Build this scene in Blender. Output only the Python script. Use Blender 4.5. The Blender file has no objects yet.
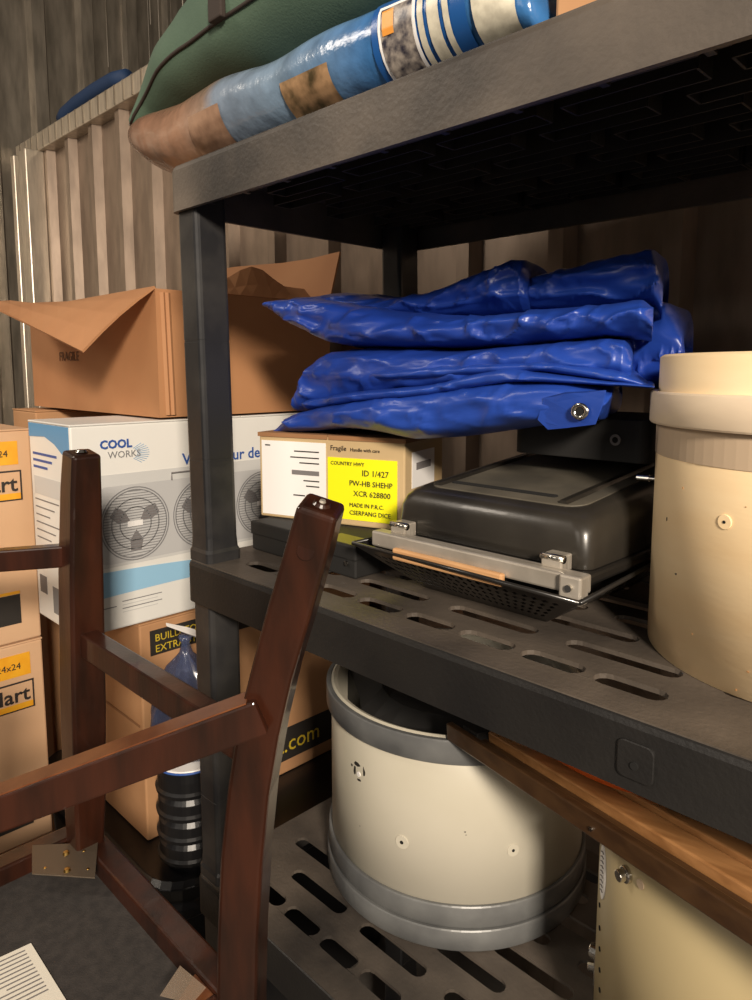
import bpy, bmesh, math, random
from mathutils import Vector, Matrix, noise
PI = math.pi
C = bpy.context.scene.collection
rnd = random.Random(7)

# ------------------------------------------------------------------ camera, world, lights
CAMLOC = Vector((0.784135, -0.445329, 0.234561))
FPX, PCX, PCY = 711.0, 376.0, 455.0
PITCH = math.radians(6.8173)
FW = Vector((-math.sin(PI/4)*math.cos(PITCH), math.cos(PI/4)*math.cos(PITCH), -math.sin(PITCH)))
RT = Vector((math.cos(PI/4), math.sin(PI/4), 0))
UP = RT.cross(FW)
cd = bpy.data.cameras.new('camera'); cam = bpy.data.objects.new('camera', cd); C.objects.link(cam)
cd.sensor_width = 36; cd.lens = FPX*36/1000; cd.shift_y = -0.045; cd.clip_start = 0.01
cam.matrix_world = Matrix.Translation(CAMLOC) @ Matrix((RT, UP, -FW)).transposed().to_4x4()
bpy.context.scene.camera = cam
vs = bpy.context.scene.view_settings
vs.view_transform = 'Standard'; vs.look = 'None'; vs.gamma = 1; vs.use_curve_mapping = False; vs.exposure = 0.0
w = bpy.data.worlds.new('world'); bpy.context.scene.world = w; w.use_nodes = True
w.node_tree.nodes['Background'].inputs[0].default_value = (1.0, 0.92, 0.84, 1)
w.node_tree.nodes['Background'].inputs[1].default_value = 0.09

def lamp(name, loc, target, energy, size, col, sy=None):
    l = bpy.data.lights.new(name, 'AREA'); l.energy = energy; l.size = size; l.color = col
    if sy: l.shape = 'RECTANGLE'; l.size_y = sy
    o = bpy.data.objects.new(name, l); C.objects.link(o); o.location = loc
    o.rotation_euler = (Vector(target)-Vector(loc)).to_track_quat('-Z', 'Y').to_euler()
    return o
lamp('hallway_light', (2.5, -1.45, 1.15), (0.2, 0.2, 0.05), 135, 0.35, (1.0, 0.87, 0.72))
lamp('door_light', (0.4, -2.6, 1.2), (-0.3, 0.6, 0.1), 11, 1.1, (1.0, 0.90, 0.78))
lamp('aisle_light', (-1.2, -1.4, 1.7), (-1.5, 0.7, 0.4), 22, 0.5, (1.0, 0.88, 0.74))

def at(px, py, axis, val):
    d = FW*FPX + RT*(px-PCX) - UP*(py-PCY)
    return CAMLOC + d*((val-CAMLOC[axis])/d[axis])

# ------------------------------------------------------------------ materials
def srgb(c):
    return tuple(((x/255)/12.92 if x/255 <= .04045 else (((x/255)+.055)/1.055)**2.4) for x in c)
def mat(name, col, rough=.6, metal=0, col2=None, scale=20, detail=5, bump=0, bscale=80, stretch=(1,1,1), lo=.35, hi=.65, coat=0, spec=.5, emis=0, alpha=1, trans=0):
    m = bpy.data.materials.new(name); m.use_nodes = True
    nt = m.node_tree; b = nt.nodes['Principled BSDF']
    b.inputs['Roughness'].default_value = rough; b.inputs['Metallic'].default_value = metal
    b.inputs['Coat Weight'].default_value = coat; b.inputs['Specular IOR Level'].default_value = spec
    b.inputs['Transmission Weight'].default_value = trans; b.inputs['Alpha'].default_value = alpha
    c1 = (*srgb(col), 1); b.inputs['Base Color'].default_value = c1
    tc = nt.nodes.new('ShaderNodeTexCoord'); mp = nt.nodes.new('ShaderNodeMapping')
    mp.inputs['Scale'].default_value = stretch; nt.links.new(tc.outputs['Object'], mp.inputs[0])
    if col2:
        n = nt.nodes.new('ShaderNodeTexNoise'); n.inputs['Scale'].default_value = scale; n.inputs['Detail'].default_value = detail
        r = nt.nodes.new('ShaderNodeValToRGB')
        r.color_ramp.elements[0].position = lo; r.color_ramp.elements[1].position = hi
        r.color_ramp.elements[0].color = c1; r.color_ramp.elements[1].color = (*srgb(col2), 1)
        nt.links.new(mp.outputs[0], n.inputs[0]); nt.links.new(n.outputs[0], r.inputs[0]); nt.links.new(r.outputs[0], b.inputs['Base Color'])
    if bump:
        n2 = nt.nodes.new('ShaderNodeTexNoise'); n2.inputs['Scale'].default_value = bscale; n2.inputs['Detail'].default_value = 4
        bp = nt.nodes.new('ShaderNodeBump'); bp.inputs['Strength'].default_value = bump; bp.inputs['Distance'].default_value = .004
        nt.links.new(mp.outputs[0], n2.inputs[0]); nt.links.new(n2.outputs[0], bp.inputs['Height']); nt.links.new(bp.outputs[0], b.inputs['Normal'])
    return m
M = {
 'plastic': mat('black_plastic', (22,21,21), .5, col2=(34,32,30), scale=9, bump=.12, bscale=300),
 'plastic_dusty': mat('dusty_black_plastic', (46,42,39), .5, col2=(104,94,84), scale=8, detail=8, bump=.15, bscale=200, lo=.3, hi=.75),
 'post': mat('post_plastic', (34,34,36), .38, col2=(62,60,58), scale=14, bump=.08, bscale=60, lo=.45, hi=.8),
 'galv': mat('galvanised_steel', (188,178,164), .36, .75, col2=(214,204,188), scale=60, detail=3, bump=.04, stretch=(1,1,.15), lo=.35, hi=.65),
 'galv_dark': mat('aged_steel', (126,118,106), .4, .6, col2=(156,146,132), scale=30, stretch=(1,1,.2)),
 'panel': mat('painted_steel_panel', (128,112,98), .42, .55, col2=(152,134,118), scale=25, stretch=(1,1,.3)),
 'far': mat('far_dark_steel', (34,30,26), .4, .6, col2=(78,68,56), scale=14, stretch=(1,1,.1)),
 'concrete': mat('concrete', (92,86,80), .8, col2=(112,106,98), scale=8, bump=.2),
 'card': mat('cardboard', (178,132,92), .75, col2=(192,146,104), scale=6, bump=.05, bscale=30),
 'card_kraft': mat('kraft_cardboard', (172,120,80), .75, col2=(184,132,90), scale=5, bump=.05, bscale=30),  # even brown of the open carton and its flaps
 'card_in': mat('cardboard_inside', (150,108,72), .85),
 'card_pale': mat('pale_cardboard', (206,166,128), .75, col2=(214,176,140), scale=5),
 'tape': mat('packing_tape', (190,150,104), .3),
 'white_box': mat('white_print', (236,234,228), .45, col2=(228,227,222), scale=4),
 'grey_print': mat('grey_print', (206,206,204), .5),
 'dgrey_print': mat('dark_grey_print', (128,128,130), .5),
 'blue_print': mat('light_blue_print', (152,198,228), .45),
 'mid_blue_print': mat('mid_blue_print', (88,152,200), .45),
 'ink_blue': mat('blue_ink', (52,88,160), .5),
 'ink': mat('black_ink', (44,38,36), .6),
 'ink_grey': mat('grey_ink', (120,116,116), .6),
 'yellow': mat('yellow_sticker', (244,240,20), .5),
 'orange_label': mat('orange_yellow_label', (240,176,40), .5, col2=(232,160,30), scale=30),
 'yellow_ink': mat('yellow_ink', (204,176,46), .6),
 'black_label': mat('black_label', (42,38,34), .6),
 'label_white': mat('white_label', (238,236,234), .5),
 'wood': mat('dark_stained_wood', (34,17,10), .3, col2=(58,28,16), scale=12, stretch=(3,3,.5), coat=.25, bump=.05),
 'wood_edge': mat('lit_top_and_block_wood', (116,70,40), .35, col2=(92,50,28), scale=18, stretch=(2,2,2)),  # lighter brown: light painted on the stretcher's top, plain wood of the corner block
 'oak': mat('oiled_oak', (150,104,62), .35, col2=(180,130,82), scale=14, stretch=(1,9,9), coat=.2),
 'oak_dark': mat('brown_oak', (80,56,34), .35, col2=(60,40,24), scale=14, stretch=(1,6,6), coat=.15),
 'orange': mat('orange_plastic', (226,104,40), .4),
 'dust_cloth': mat('dark_dust_cover', (46,42,40), .9, col2=(58,53,50), scale=90, bump=.2, bscale=500),
 'steel': mat('brushed_steel', (186,178,166), .35, .45, col2=(156,148,136), scale=20, stretch=(1,12,1)),
 'screw': mat('screw_metal', (200,196,188), .2, 1),
 'brass': mat('brass_screw', (196,160,92), .25, 1),
 'lid': mat('dusty_black_enamel', (24,22,20), .32, col2=(56,52,46), scale=9, detail=7, bump=.08, bscale=50, coat=.1, lo=.35, hi=.8),
 'black': mat('black_enamel', (30,28,26), .3, coat=.2),
 'matt_black': mat('matt_black', (24,23,22), .7),
 'hole': mat('dark_hole', (12,11,10), .9),
 'shell_tan': mat('bare_maple_shell', (242,211,164), .5, col2=(249,223,180), scale=5, stretch=(1,1,5), detail=7, bump=.03),
 'hoop_tan': mat('worn_maple_hoop', (216,196,170), .5, col2=(230,210,182), scale=14, stretch=(1,1,3), detail=7),
 'glue': mat('unpainted_band', (188,166,140), .55),
 'shell_white': mat('ivory_shell', (188,182,164), .38, col2=(200,194,178), scale=4, detail=6),
 'hoop_grey': mat('grey_hoop', (84,85,86), .38, .1, col2=(118,119,118), scale=12, detail=8, bump=.05),
 'shell_cream': mat('cream_shell', (176,160,122), .4, col2=(168,150,112), scale=3),
 'tarp': mat('blue_tarpaulin', (26,54,138), .36, col2=(36,70,160), scale=5, bump=.5, bscale=26, stretch=(.6,1,1.6)),
 'green': mat('green_canvas', (84,106,88), .8, col2=(72,94,78), scale=8, bump=.15, bscale=400),
 'dark_trim': mat('dark_brown_webbing', (48,38,32), .8),
 'blue_foam': mat('dark_blue_foam', (26,52,88), .7, bump=.2),
 'tote': mat('glossy_black_tote', (20,20,22), .32),
 'clear_blue': mat('clear_blue_plastic', (96,110,150), .12, trans=.6, alpha=.7),
 'white_plastic': mat('white_plastic', (236,232,228), .4),
 'paper': mat('printed_paper', (226,220,206), .7),
 'paint_chip': mat('paint_chip', (40,36,32), .7),
}

# sack print: bands of colour along its length
def sack_material():
    m = bpy.data.materials.new('printed_plastic_sack'); m.use_nodes = True
    nt = m.node_tree; b = nt.nodes['Principled BSDF']; b.inputs['Roughness'].default_value = .22
    at_ = nt.nodes.new('ShaderNodeAttribute'); at_.attribute_name = 'length_pos'
    n = nt.nodes.new('ShaderNodeTexNoise'); n.inputs['Scale'].default_value = 16; n.inputs['Detail'].default_value = 5
    tc = nt.nodes.new('ShaderNodeTexCoord'); nt.links.new(tc.outputs['Object'], n.inputs[0])
    ma = nt.nodes.new('ShaderNodeMath'); ma.operation = 'MULTIPLY_ADD'; ma.inputs[1].default_value = .05; 
    nt.links.new(n.outputs[0], ma.inputs[0]); nt.links.new(at_.outputs['Fac'], ma.inputs[2])
    r = nt.nodes.new('ShaderNodeValToRGB'); el = r.color_ramp.elements
    stops = [(0,(128,92,72)),(.2,(158,120,96)),(.30,(150,126,110)),(.335,(128,142,160)),(.48,(124,148,172)),(.56,(104,138,176)),(.64,(60,112,168)),(1,(52,104,160))]
    el[0].position = 0; el[0].color = (*srgb(stops[0][1]),1); el[1].position = 1; el[1].color = (*srgb(stops[-1][1]),1)
    for p, c in stops[1:-1]:
        e = el.new(p); e.color = (*srgb(c),1)
    nt.links.new(ma.outputs[0], r.inputs[0])
    n2 = nt.nodes.new('ShaderNodeTexNoise'); n2.inputs['Scale'].default_value = 30
    mx = nt.nodes.new('ShaderNodeMix'); mx.data_type = 'RGBA'; mx.blend_type = 'MULTIPLY'
    r2 = nt.nodes.new('ShaderNodeValToRGB'); r2.color_ramp.elements[0].color = (.65,.65,.65,1); r2.color_ramp.elements[0].position=.3; r2.color_ramp.elements[1].position=.6
    nt.links.new(tc.outputs['Object'], n2.inputs[0]); nt.links.new(n2.outputs[0], r2.inputs[0])
    mx.inputs[0].default_value = 1
    nt.links.new(r.outputs[0], mx.inputs[6]); nt.links.new(r2.outputs[0], mx.inputs[7]); nt.links.new(mx.outputs[2], b.inputs['Base Color'])
    bp = nt.nodes.new('ShaderNodeBump'); bp.inputs['Strength'].default_value = .5; bp.inputs['Distance'].default_value = .01
    nt.links.new(n.outputs[0], bp.inputs['Height']); nt.links.new(bp.outputs[0], b.inputs['Normal'])
    return m
M['sack'] = sack_material()

# ------------------------------------------------------------------ helpers
def B(): return bmesh.new()
def obj(name, bm, m, parent=None, bevel=0, smooth=False, world=True, seg=2):
    bmesh.ops.recalc_face_normals(bm, faces=bm.faces[:])
    if parent is not None and world:
        bmesh.ops.transform(bm, matrix=root_of(parent).inverted(), verts=bm.verts[:])
    me = bpy.data.meshes.new(name); bm.to_mesh(me); bm.free()
    me.materials.append(M[m] if isinstance(m, str) else m)
    if smooth:
        for p in me.polygons: p.use_smooth = True
    o = bpy.data.objects.new(name, me); C.objects.link(o)
    if parent is not None: o.parent = parent
    if bevel:
        md = o.modifiers.new('bevel', 'BEVEL'); md.width = bevel; md.segments = seg; md.limit_method = 'ANGLE'; md.angle_limit = math.radians(40)
    return o
def thing(name, label, cat, loc=(0,0,0), rotz=0, group=None):
    o = bpy.data.objects.new(name, None); C.objects.link(o); o.empty_display_size = .05
    o.location = loc; o.rotation_euler = (0,0,rotz)
    o.matrix_basis = Matrix.Translation(loc) @ Matrix.Rotation(rotz, 4, 'Z')
    tag(o, label, cat, group); return o
def tag(o, label, cat, group=None):
    o['label'] = label; o['category'] = cat
    if group: o['group'] = group
    return o
def struct(o): o['kind'] = 'structure'; return o
def box(bm, lo, hi, mtx=None):
    vs_ = [bm.verts.new((x,y,z)) for x in (lo[0],hi[0]) for y in (lo[1],hi[1]) for z in (lo[2],hi[2])]
    for f in ((0,1,3,2),(4,6,7,5),(0,4,5,1),(2,3,7,6),(0,2,6,4),(1,5,7,3)): bm.faces.new([vs_[i] for i in f])
    if mtx is not None: bmesh.ops.transform(bm, matrix=mtx, verts=vs_)
    return vs_
def frame(d, up=(0,0,1)):
    d = Vector(d).normalized(); up = Vector(up)
    s = d.cross(up)
    if s.length < 1e-4: s = d.cross(Vector((1,0,0)))
    s.normalize(); u = s.cross(d).normalized(); return s, u
def loft(bm, rings, cap=True, close=True):
    R = [[bm.verts.new(p) for p in r] for r in rings]; n = len(R[0])
    for a, b in zip(R[:-1], R[1:]):
        for i in range(n if close else n-1):
            j = (i+1) % n
            bm.faces.new((a[i], a[j], b[j], b[i]))
    if cap and close:
        bm.faces.new(R[0][::-1]); bm.faces.new(R[-1])
    return R
def bar(bm, pts, ws, up=(0,1,0)):          # pts centres, ws = (side, up) half sizes
    rings = []
    for i, p in enumerate(pts):
        p = Vector(p); a = Vector(pts[max(i-1,0)]); b = Vector(pts[min(i+1,len(pts)-1)])
        s, u = frame(b-a, up); hw, hh = ws[i]
        rings.append([p-s*hw-u*hh, p+s*hw-u*hh, p+s*hw+u*hh, p-s*hw+u*hh])
    loft(bm, rings)
def cyl(bm, p0, p1, r0, r1=None, n=20):
    r1 = r0 if r1 is None else r1
    s, u = frame(Vector(p1)-Vector(p0))
    loft(bm, [[Vector(p)+s*(r*math.cos(2*PI*i/n))+u*(r*math.sin(2*PI*i/n)) for i in range(n)] for p, r in ((p0,r0),(p1,r1))])
def tube(bm, pts, r, n=8):
    rings = []
    for i, p in enumerate(pts):
        s, u = frame(Vector(pts[min(i+1,len(pts)-1)])-Vector(pts[max(i-1,0)]))
        rings.append([Vector(p)+s*(r*math.cos(2*PI*k/n))+u*(r*math.sin(2*PI*k/n)) for k in range(n)])
    loft(bm, rings)
def lathe(bm, c, prof, n=96, closed=True):
    rings = [[Vector((c[0]+r*math.cos(2*PI*i/n), c[1]+r*math.sin(2*PI*i/n), c[2]+z)) for i in range(n)] for r, z in prof]
    R = loft(bm, rings, cap=False)
    if closed:
        a, b = R[-1], R[0]
        for i in range(n):
            j = (i+1) % n; bm.faces.new((a[i], a[j], b[j], b[i]))
    return R
def rrect(cx, cy, w_, d_, r, n=6):
    out = []
    for (sx, sy, a0) in ((1,1,0),(-1,1,PI/2),(-1,-1,PI),(1,-1,3*PI/2)):
        for k in range(n+1):
            a = a0 + PI/2*k/n
            out.append((cx+sx*(w_/2-r)+r*math.cos(a), cy+sy*(d_/2-r)+r*math.sin(a)))
    return out
def patch(parent, name, o, r, u, w_, h, m, t=.0006, rr=0):   # thin printed or stuck-on sheet, o = lower left corner
    o = Vector(o); r = Vector(r).normalized(); u = Vector(u).normalized(); n = r.cross(u)
    bm = B()
    pts = [o, o+r*w_, o+r*w_+u*h, o+u*h]
    loft(bm, [[p for p in pts], [p+n*t for p in pts]])
    return obj(name, bm, m, parent)
def text(parent, name, s, o, r, u, size, m, t=.0011, align='LEFT', sx=1, bold=0):
    cu = bpy.data.curves.new('lettering', 'FONT'); cu.body = s; cu.size = size; cu.align_x = align; cu.extrude = .0002; cu.offset = bold; cu.resolution_u = 2
    tmp = bpy.data.objects.new('tmp', cu); C.objects.link(tmp)
    dg = bpy.context.evaluated_depsgraph_get(); dg.update()
    me = bpy.data.meshes.new_from_object(tmp.evaluated_get(dg)); bpy.data.objects.remove(tmp)
    r = Vector(r).normalized(); u = Vector(u).normalized(); n = r.cross(u)
    mt = Matrix((r*sx, u, n)).transposed().to_4x4(); mt.translation = Vector(o)+n*t
    bm = B(); bm.from_mesh(me); bmesh.ops.transform(bm, matrix=mt, verts=bm.verts[:])
    bpy.data.meshes.remove(me)
    inv = root_of(parent)
    bmesh.ops.transform(bm, matrix=inv.inverted(), verts=bm.verts[:])
    me = bpy.data.meshes.new(name); bm.to_mesh(me); bm.free(); me.materials.append(M[m] if isinstance(m, str) else m)
    ob = bpy.data.objects.new(name, me); C.objects.link(ob); ob.parent = parent
    return ob
def root_of(o):
    mt = o.matrix_basis.copy()
    while o.parent: o = o.parent; mt = o.matrix_basis @ mt
    return mt
X, Y, Z = Vector((1,0,0)), Vector((0,1,0)), Vector((0,0,1))
FLOOR = -0.985

# ------------------------------------------------------------------ the setting
bm = B(); box(bm, (-2.5,-2.2,FLOOR-.1), (2.0,2.4,FLOOR)); struct(obj('floor', bm, 'concrete'))
# corrugated partition behind the shelves
WY = 0.70
def corrugated(xs, axis_pos, z0, z1, crest, pan, slope, depth, along='x', sign=-1, thick=.004):
    a0, a1, first, period = xs
    prof = []; a = first
    while a < a1 + period:
        for da, d in ((-crest/2-slope, 0), (-crest/2, depth), (crest/2, depth), (crest/2+slope, 0)):
            prof.append((a+da, d))
        a += period
    prof = [(a0, 0)] + [p for p in prof if a0 < p[0] < a1] + [(a1, 0)]
    bm = B()
    def P(a, d, z): return (a, axis_pos+sign*d, z) if along == 'x' else (axis_pos+sign*d, a, z)
    front = [(a, d) for a, d in prof]; back = [(a, d-thick) for a, d in prof][::-1]
    loft(bm, [[P(a, d, z) for a, d in front+back] for z in (z0, z1)])
    return bm
struct(obj('wall_back', corrugated((-2.4, 1.6, -2.13, .2035), WY, FLOOR, 1.07, .030, .12, .010, .03), 'panel'))
# slotted top rail of the partition
bm = B(); box(bm, (-2.38, WY-.05, 1.07), (1.6, WY+.02, 1.135)); o = obj('trim_1', bm, 'galv', bevel=.004); struct(o)
for k in range(40):
    bm = B(); box(bm, (-2.33+k*.06, WY-.053, 1.073), (-2.322+k*.06, WY-.049, 1.132)); obj('rail_slot', bm, 'galv_dark', o)
# left wall
struct(obj('wall_left', corrugated((-2.2, 2.3, .56, .2035), -2.40, FLOOR, 2.6, .05, .12, .015, .03, along='y', sign=1), 'galv_dark'))
bm = B(); 
for x0, y0, x1, y1 in ((-2.30,.60,-2.265,.67),(-2.265,.625,-2.22,.67),(-2.22,.60,-2.14,.67)): box(bm, (x0,y0,FLOOR), (x1,y1,1.07))
struct(obj('trim_2', bm, 'galv', bevel=.004))
bm = B(); cyl(bm, (-2.36,.52,FLOOR), (-2.36,.52,2.55), .014); struct(obj('trim_3', bm, 'galv', smooth=True))
# dark wall of the next unit seen over the partition
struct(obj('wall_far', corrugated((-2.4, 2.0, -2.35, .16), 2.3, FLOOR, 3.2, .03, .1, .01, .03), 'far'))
bm = B(); box(bm, (-2.5,.6,3.2), (2.0,2.4,3.25)); struct(obj('light_block_ceiling', bm, 'far'))  # unseen deck added to block light over the space behind the partition
# hanging wires above the partition
bm = B()
for k in range(64):
    x = -2.3+k*.045+rnd.uniform(-.03,.03); y = WY+.25+rnd.uniform(0,.5); z0 = 1.2+rnd.uniform(0,.5)
    tube(bm, [(x,y,z0),(x+rnd.uniform(-.01,.01),y,(z0+3.15)/2),(x+rnd.uniform(-.02,.02),y,3.2)], rnd.uniform(.0015,.004), 6)
o = obj('ceiling_wires', bm, 'galv'); struct(o); o.name = 'trim_4'

# ------------------------------------------------------------------ shelving unit
SL, SD = 0.92, 0.41
LIP = 0.052
LEAN = -0.022
shelf = thing('shelving_unit', 'black dusty plastic shelving unit with slotted shelves and square posts', 'shelf', (SL/2, SD/2, FLOOR))
def slots(which):
    out = []
    x = .1
    while x < SL-.09:
        if not (.60 < x < .635): out.append((x, .047, .057, .021))
        x += .0657
    for r, (yy) in enumerate((.093, .138, .183, .228, .273, .318)):
        x = .142 if r % 2 == 0 else .09
        while x < SL-.07:
            out.append((x, yy, .100 if r % 2 == 0 else .092, .020)); x += .1295
    x = .1
    while x < SL-.09:
        out.append((x, .363, .056, .020)); x += .0657
    return out
def tier(name, ztop, m, ribs=False):
    bm = B()
    def ring(pts, z): 
        v = [bm.verts.new((x, y, z)) for x, y in pts]
        return [bm.edges.new((v[i], v[(i+1) % len(v)])) for i in range(len(v))]
    E = ring(rrect(SL/2, SD/2, SL-.006, SD-.006, .012, 4), ztop)
    for cx_, cy_, L_, W_ in slots(name):
        pts = []
        for k in range(7): a = -PI/2+PI*k/6; pts.append((cx_+L_/2-W_/2+W_/2*math.cos(a), cy_+W_/2*math.sin(a)))
        for k in range(7): a = PI/2+PI*k/6; pts.append((cx_-L_/2+W_/2+W_/2*math.cos(a), cy_+W_/2*math.sin(a)))
        E += ring(pts, ztop)
    bmesh.ops.triangle_fill(bm, use_beauty=True, edges=E)
    kill = []
    for f in bm.faces:
        c = f.calc_center_median()
        for cx_, cy_, L_, W_ in slots(name):
            if abs(c.x-cx_) < L_/2 and abs(c.y-cy_) < W_/2: kill.append(f); break
    bmesh.ops.delete(bm, geom=kill, context='FACES_ONLY')
    g = bmesh.ops.extrude_face_region(bm, geom=bm.faces[:])
    bmesh.ops.translate(bm, vec=(0,0,-.004), verts=[v for v in g['geom'] if isinstance(v, bmesh.types.BMVert)])
    dx = LEAN*ztop if ztop > .1 else 0
    bmesh.ops.translate(bm, vec=(dx,0,0), verts=bm.verts[:])
    t = obj('shelf_deck', bm, m, shelf)
    bm = B()
    prof = [(0,-LIP),(0,-.006),(.0015,-.002),(.005,0),(.005,-.006),(.0055,-LIP)]
    rings = []
    for d, z in prof:
        rings.append([Vector((x,y,ztop+z)) for x, y in rrect(SL/2, SD/2, SL-2*d, SD-2*d, max(.014-d,.004), 5)])
    R = loft(bm, rings, cap=False); a, b = R[-1], R[0]
    for i in range(len(a)): j = (i+1) % len(a); bm.faces.new((a[i], a[j], b[j], b[i]))
    bmesh.ops.translate(bm, vec=(dx,0,0), verts=bm.verts[:])
    obj('shelf_lip', bm, 'plastic_dusty' if ribs else 'plastic', t, smooth=False)
    if ribs:
        bm = B()
        for cx_, cy_, L_, W_ in slots(name):
            for q in (-1,1):
                box(bm, (cx_-L_/2-.003, cy_+q*(W_/2+.003)-.001, ztop-.030), (cx_+L_/2+.003, cy_+q*(W_/2+.003)+.001, ztop-.003))
                box(bm, (cx_+q*(L_/2+.003)-.001, cy_-W_/2-.003, ztop-.030), (cx_+q*(L_/2+.003)+.001, cy_+W_/2+.003, ztop-.003))
        for k in range(12): box(bm, (.05+k*.07,.0055,ztop-.045), (.056+k*.07,.03,ztop-.016))
        bmesh.ops.translate(bm, vec=(dx,0,0), verts=bm.verts[:])
        obj('underside_rib', bm, 'plastic', t)
    return t
Z2, Z1, Z3, Z4 = 0.0, -0.425, 0.472, FLOOR+.10
tier('shelf_deck', Z3, 'plastic_dusty', True)
mid = tier('shelf_deck', Z2, 'plastic_dusty'); low = tier('shelf_deck', Z1, 'plastic_dusty'); tier('shelf_deck', Z4, 'plastic')
# moulded boss in the middle shelf's lip
bm = B()
loft(bm, [[(x, yy, z) for x, z in rrect(.588, -.0285, .026*s, .027*s, .005)] for yy, s in ((.0,1),(-.0018,1),(-.0022,.94))])
o = obj('clip_boss', bm, 'plastic', mid, world=True)
bm = B(); cyl(bm, (.588,-.0035,-.031), (.588,-.0021,-.031), .0028, n=14); obj('clip_hole', bm, 'hole', mid)
def post(x0, y0):
    for i, (za, zb) in enumerate(((Z2, Z3-LIP), (Z1, Z2-LIP), (Z4, Z1-LIP), (FLOOR, Z4-LIP))):
        zc = zb+.034
        bm = B(); wx, wy = .041, .043
        cx_, cy_ = x0+wx/2, y0+wy/2
        def ring(s, z, c=.006): return [Vector((x,y,z)) for x, y in rrect(cx_, cy_, wx*s, wy*s, c, 3)]
        H = zb-za
        if H > .2:
            prof = [(1.12,za),(1.12,za+.012),(1.04,za+.016),(1.0,za+.03)]
            for g in (.30,.64): prof += [(1.0,za+H*g-.0015),(.985,za+H*g-.0012),(.985,za+H*g+.0012),(1.0,za+H*g+.0015)]
            prof += [(1.0,zb),(1.0,zc)]
        else: prof = [(1.05,za),(1.0,za+.01),(1.0,zc)]
        loft(bm, [ring(s, z) for s, z in prof])
        
        for v in bm.verts: v.co.x += LEAN*(v.co.z if v.co.z > 0 else 0)
        obj('post', bm, 'post', shelf)
for x0 in (.0045, SL-.048):
    for y0 in (.007, SD-.057): post(x0, y0)

# ------------------------------------------------------------------ drums
def drum(name, label, c, r, h, shell, hoop, hoops, head=False, wall=.008, tilt=None):
    t = thing(name, label, 'drum', c)
    bm = B(); lathe(bm, c, [(r,.0),(r,h),(r-.003,h+.002),(r-wall,h),(r-wall,.0)])
    obj('shell', bm, shell, t, smooth=False)
    for f in t.children:
        for p in f.data.polygons: p.use_smooth = abs(p.normal.z) < .5
    for z0, z1, e in hoops:
        bm = B(); lathe(bm, c, [(r+.0005,z0),(r+e-.001,z0),(r+e,z0+.0015),(r+e,z1-.0015),(r+e-.001,z1),(r+.0005,z1)])
        o = obj('hoop', bm, hoop, t)
        for p in o.data.polygons: p.use_smooth = abs(p.normal.z) < .5
    return t
def on_shell(c, r, px, py):          # where the line of sight through a pixel meets the shell
    d = (FW*FPX + RT*(px-PCX) - UP*(py-PCY)).normalized(); o = CAMLOC-Vector(c)
    a = d.x**2+d.y**2; b = 2*(o.x*d.x+o.y*d.y); cc = o.x**2+o.y**2-r*r; disc = max(b*b-4*a*cc,0)
    P = CAMLOC + d*((-b-math.sqrt(disc))/(2*a)); n = Vector((P.x-c[0],P.y-c[1],0)).normalized()
    return P, n
def grommet(t, c, r, px, py, ro, ri, m='shell_white'):
    P, n = on_shell(c, r, px, py)
    bm = B(); cyl(bm, P-n*.001, P+n*.0009, ro, n=24); g = obj('vent_ring', bm, m, t, bevel=.0003)
    bm = B(); cyl(bm, P, P+n*.0013, ri, n=12); obj('vent_hole', bm, 'hole', g)
def blotch(t, c, r, px, py, w_, h, m='paint_chip', name='chip', seed=0, n=9):
    P, nn = on_shell(c, r, px, py); s = Z.cross(nn)
    rg = random.Random(seed); pts = []
    for k in range(n):
        a = 2*PI*k/n; q = rg.uniform(.55,1.1); pts.append(P+s*(w_/2*q*math.cos(a))+Z*(h/2*q*math.sin(a)))
    bm = B(); loft(bm, [[p-nn*.002 for p in pts],[p+nn*.0004 for p in pts]]); obj(name, bm, m, t)

RC = (.648,.222,0.0005); RR = .14
d1 = drum('bare_drum_shell', 'bare maple drum shell with a pale hoop, at right on the middle shelf', RC, RR, .245, 'shell_tan', 'hoop_tan', [(.190,.2165,.0065)])
bm = B(); lathe(bm, RC, [(RR,.164),(RR+.0006,.164),(RR+.0006,.190),(RR,.190)]); o = obj('glue_band', bm, 'glue', d1, smooth=False)
grommet(d1, RC, RR, 725, 522, .0055, .0012, 'shell_tan')
for i,(px,py,a,b_) in enumerate(((667,519,.0012,.004),(676,574,.003,.0016),(692,634,.0012,.001),(683,488,.001,.002),(736,690,.002,.001),(748,672,.002,.001),(694,418,.004,.002),(708,416,.002,.005),(746,507,.001,.001))):
    blotch(d1, RC, RR, px, py, a, b_, 'paint_chip' if i < 2 else 'oak', seed=i)
P = Vector((RC[0]-RR*.985, RC[1]-.02, .134)); 
bm = B(); cyl(bm, P, P+Vector((-.010,-.002,0)), .0022); cyl(bm, P+Vector((-.010,-.002,0)), P+Vector((-.021,-.004,0)), .0034, n=16)
cyl(bm, P, P+Vector((-.002,0,0)), .006)
obj('lug_bolt', bm, 'screw', d1, smooth=False)

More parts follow.
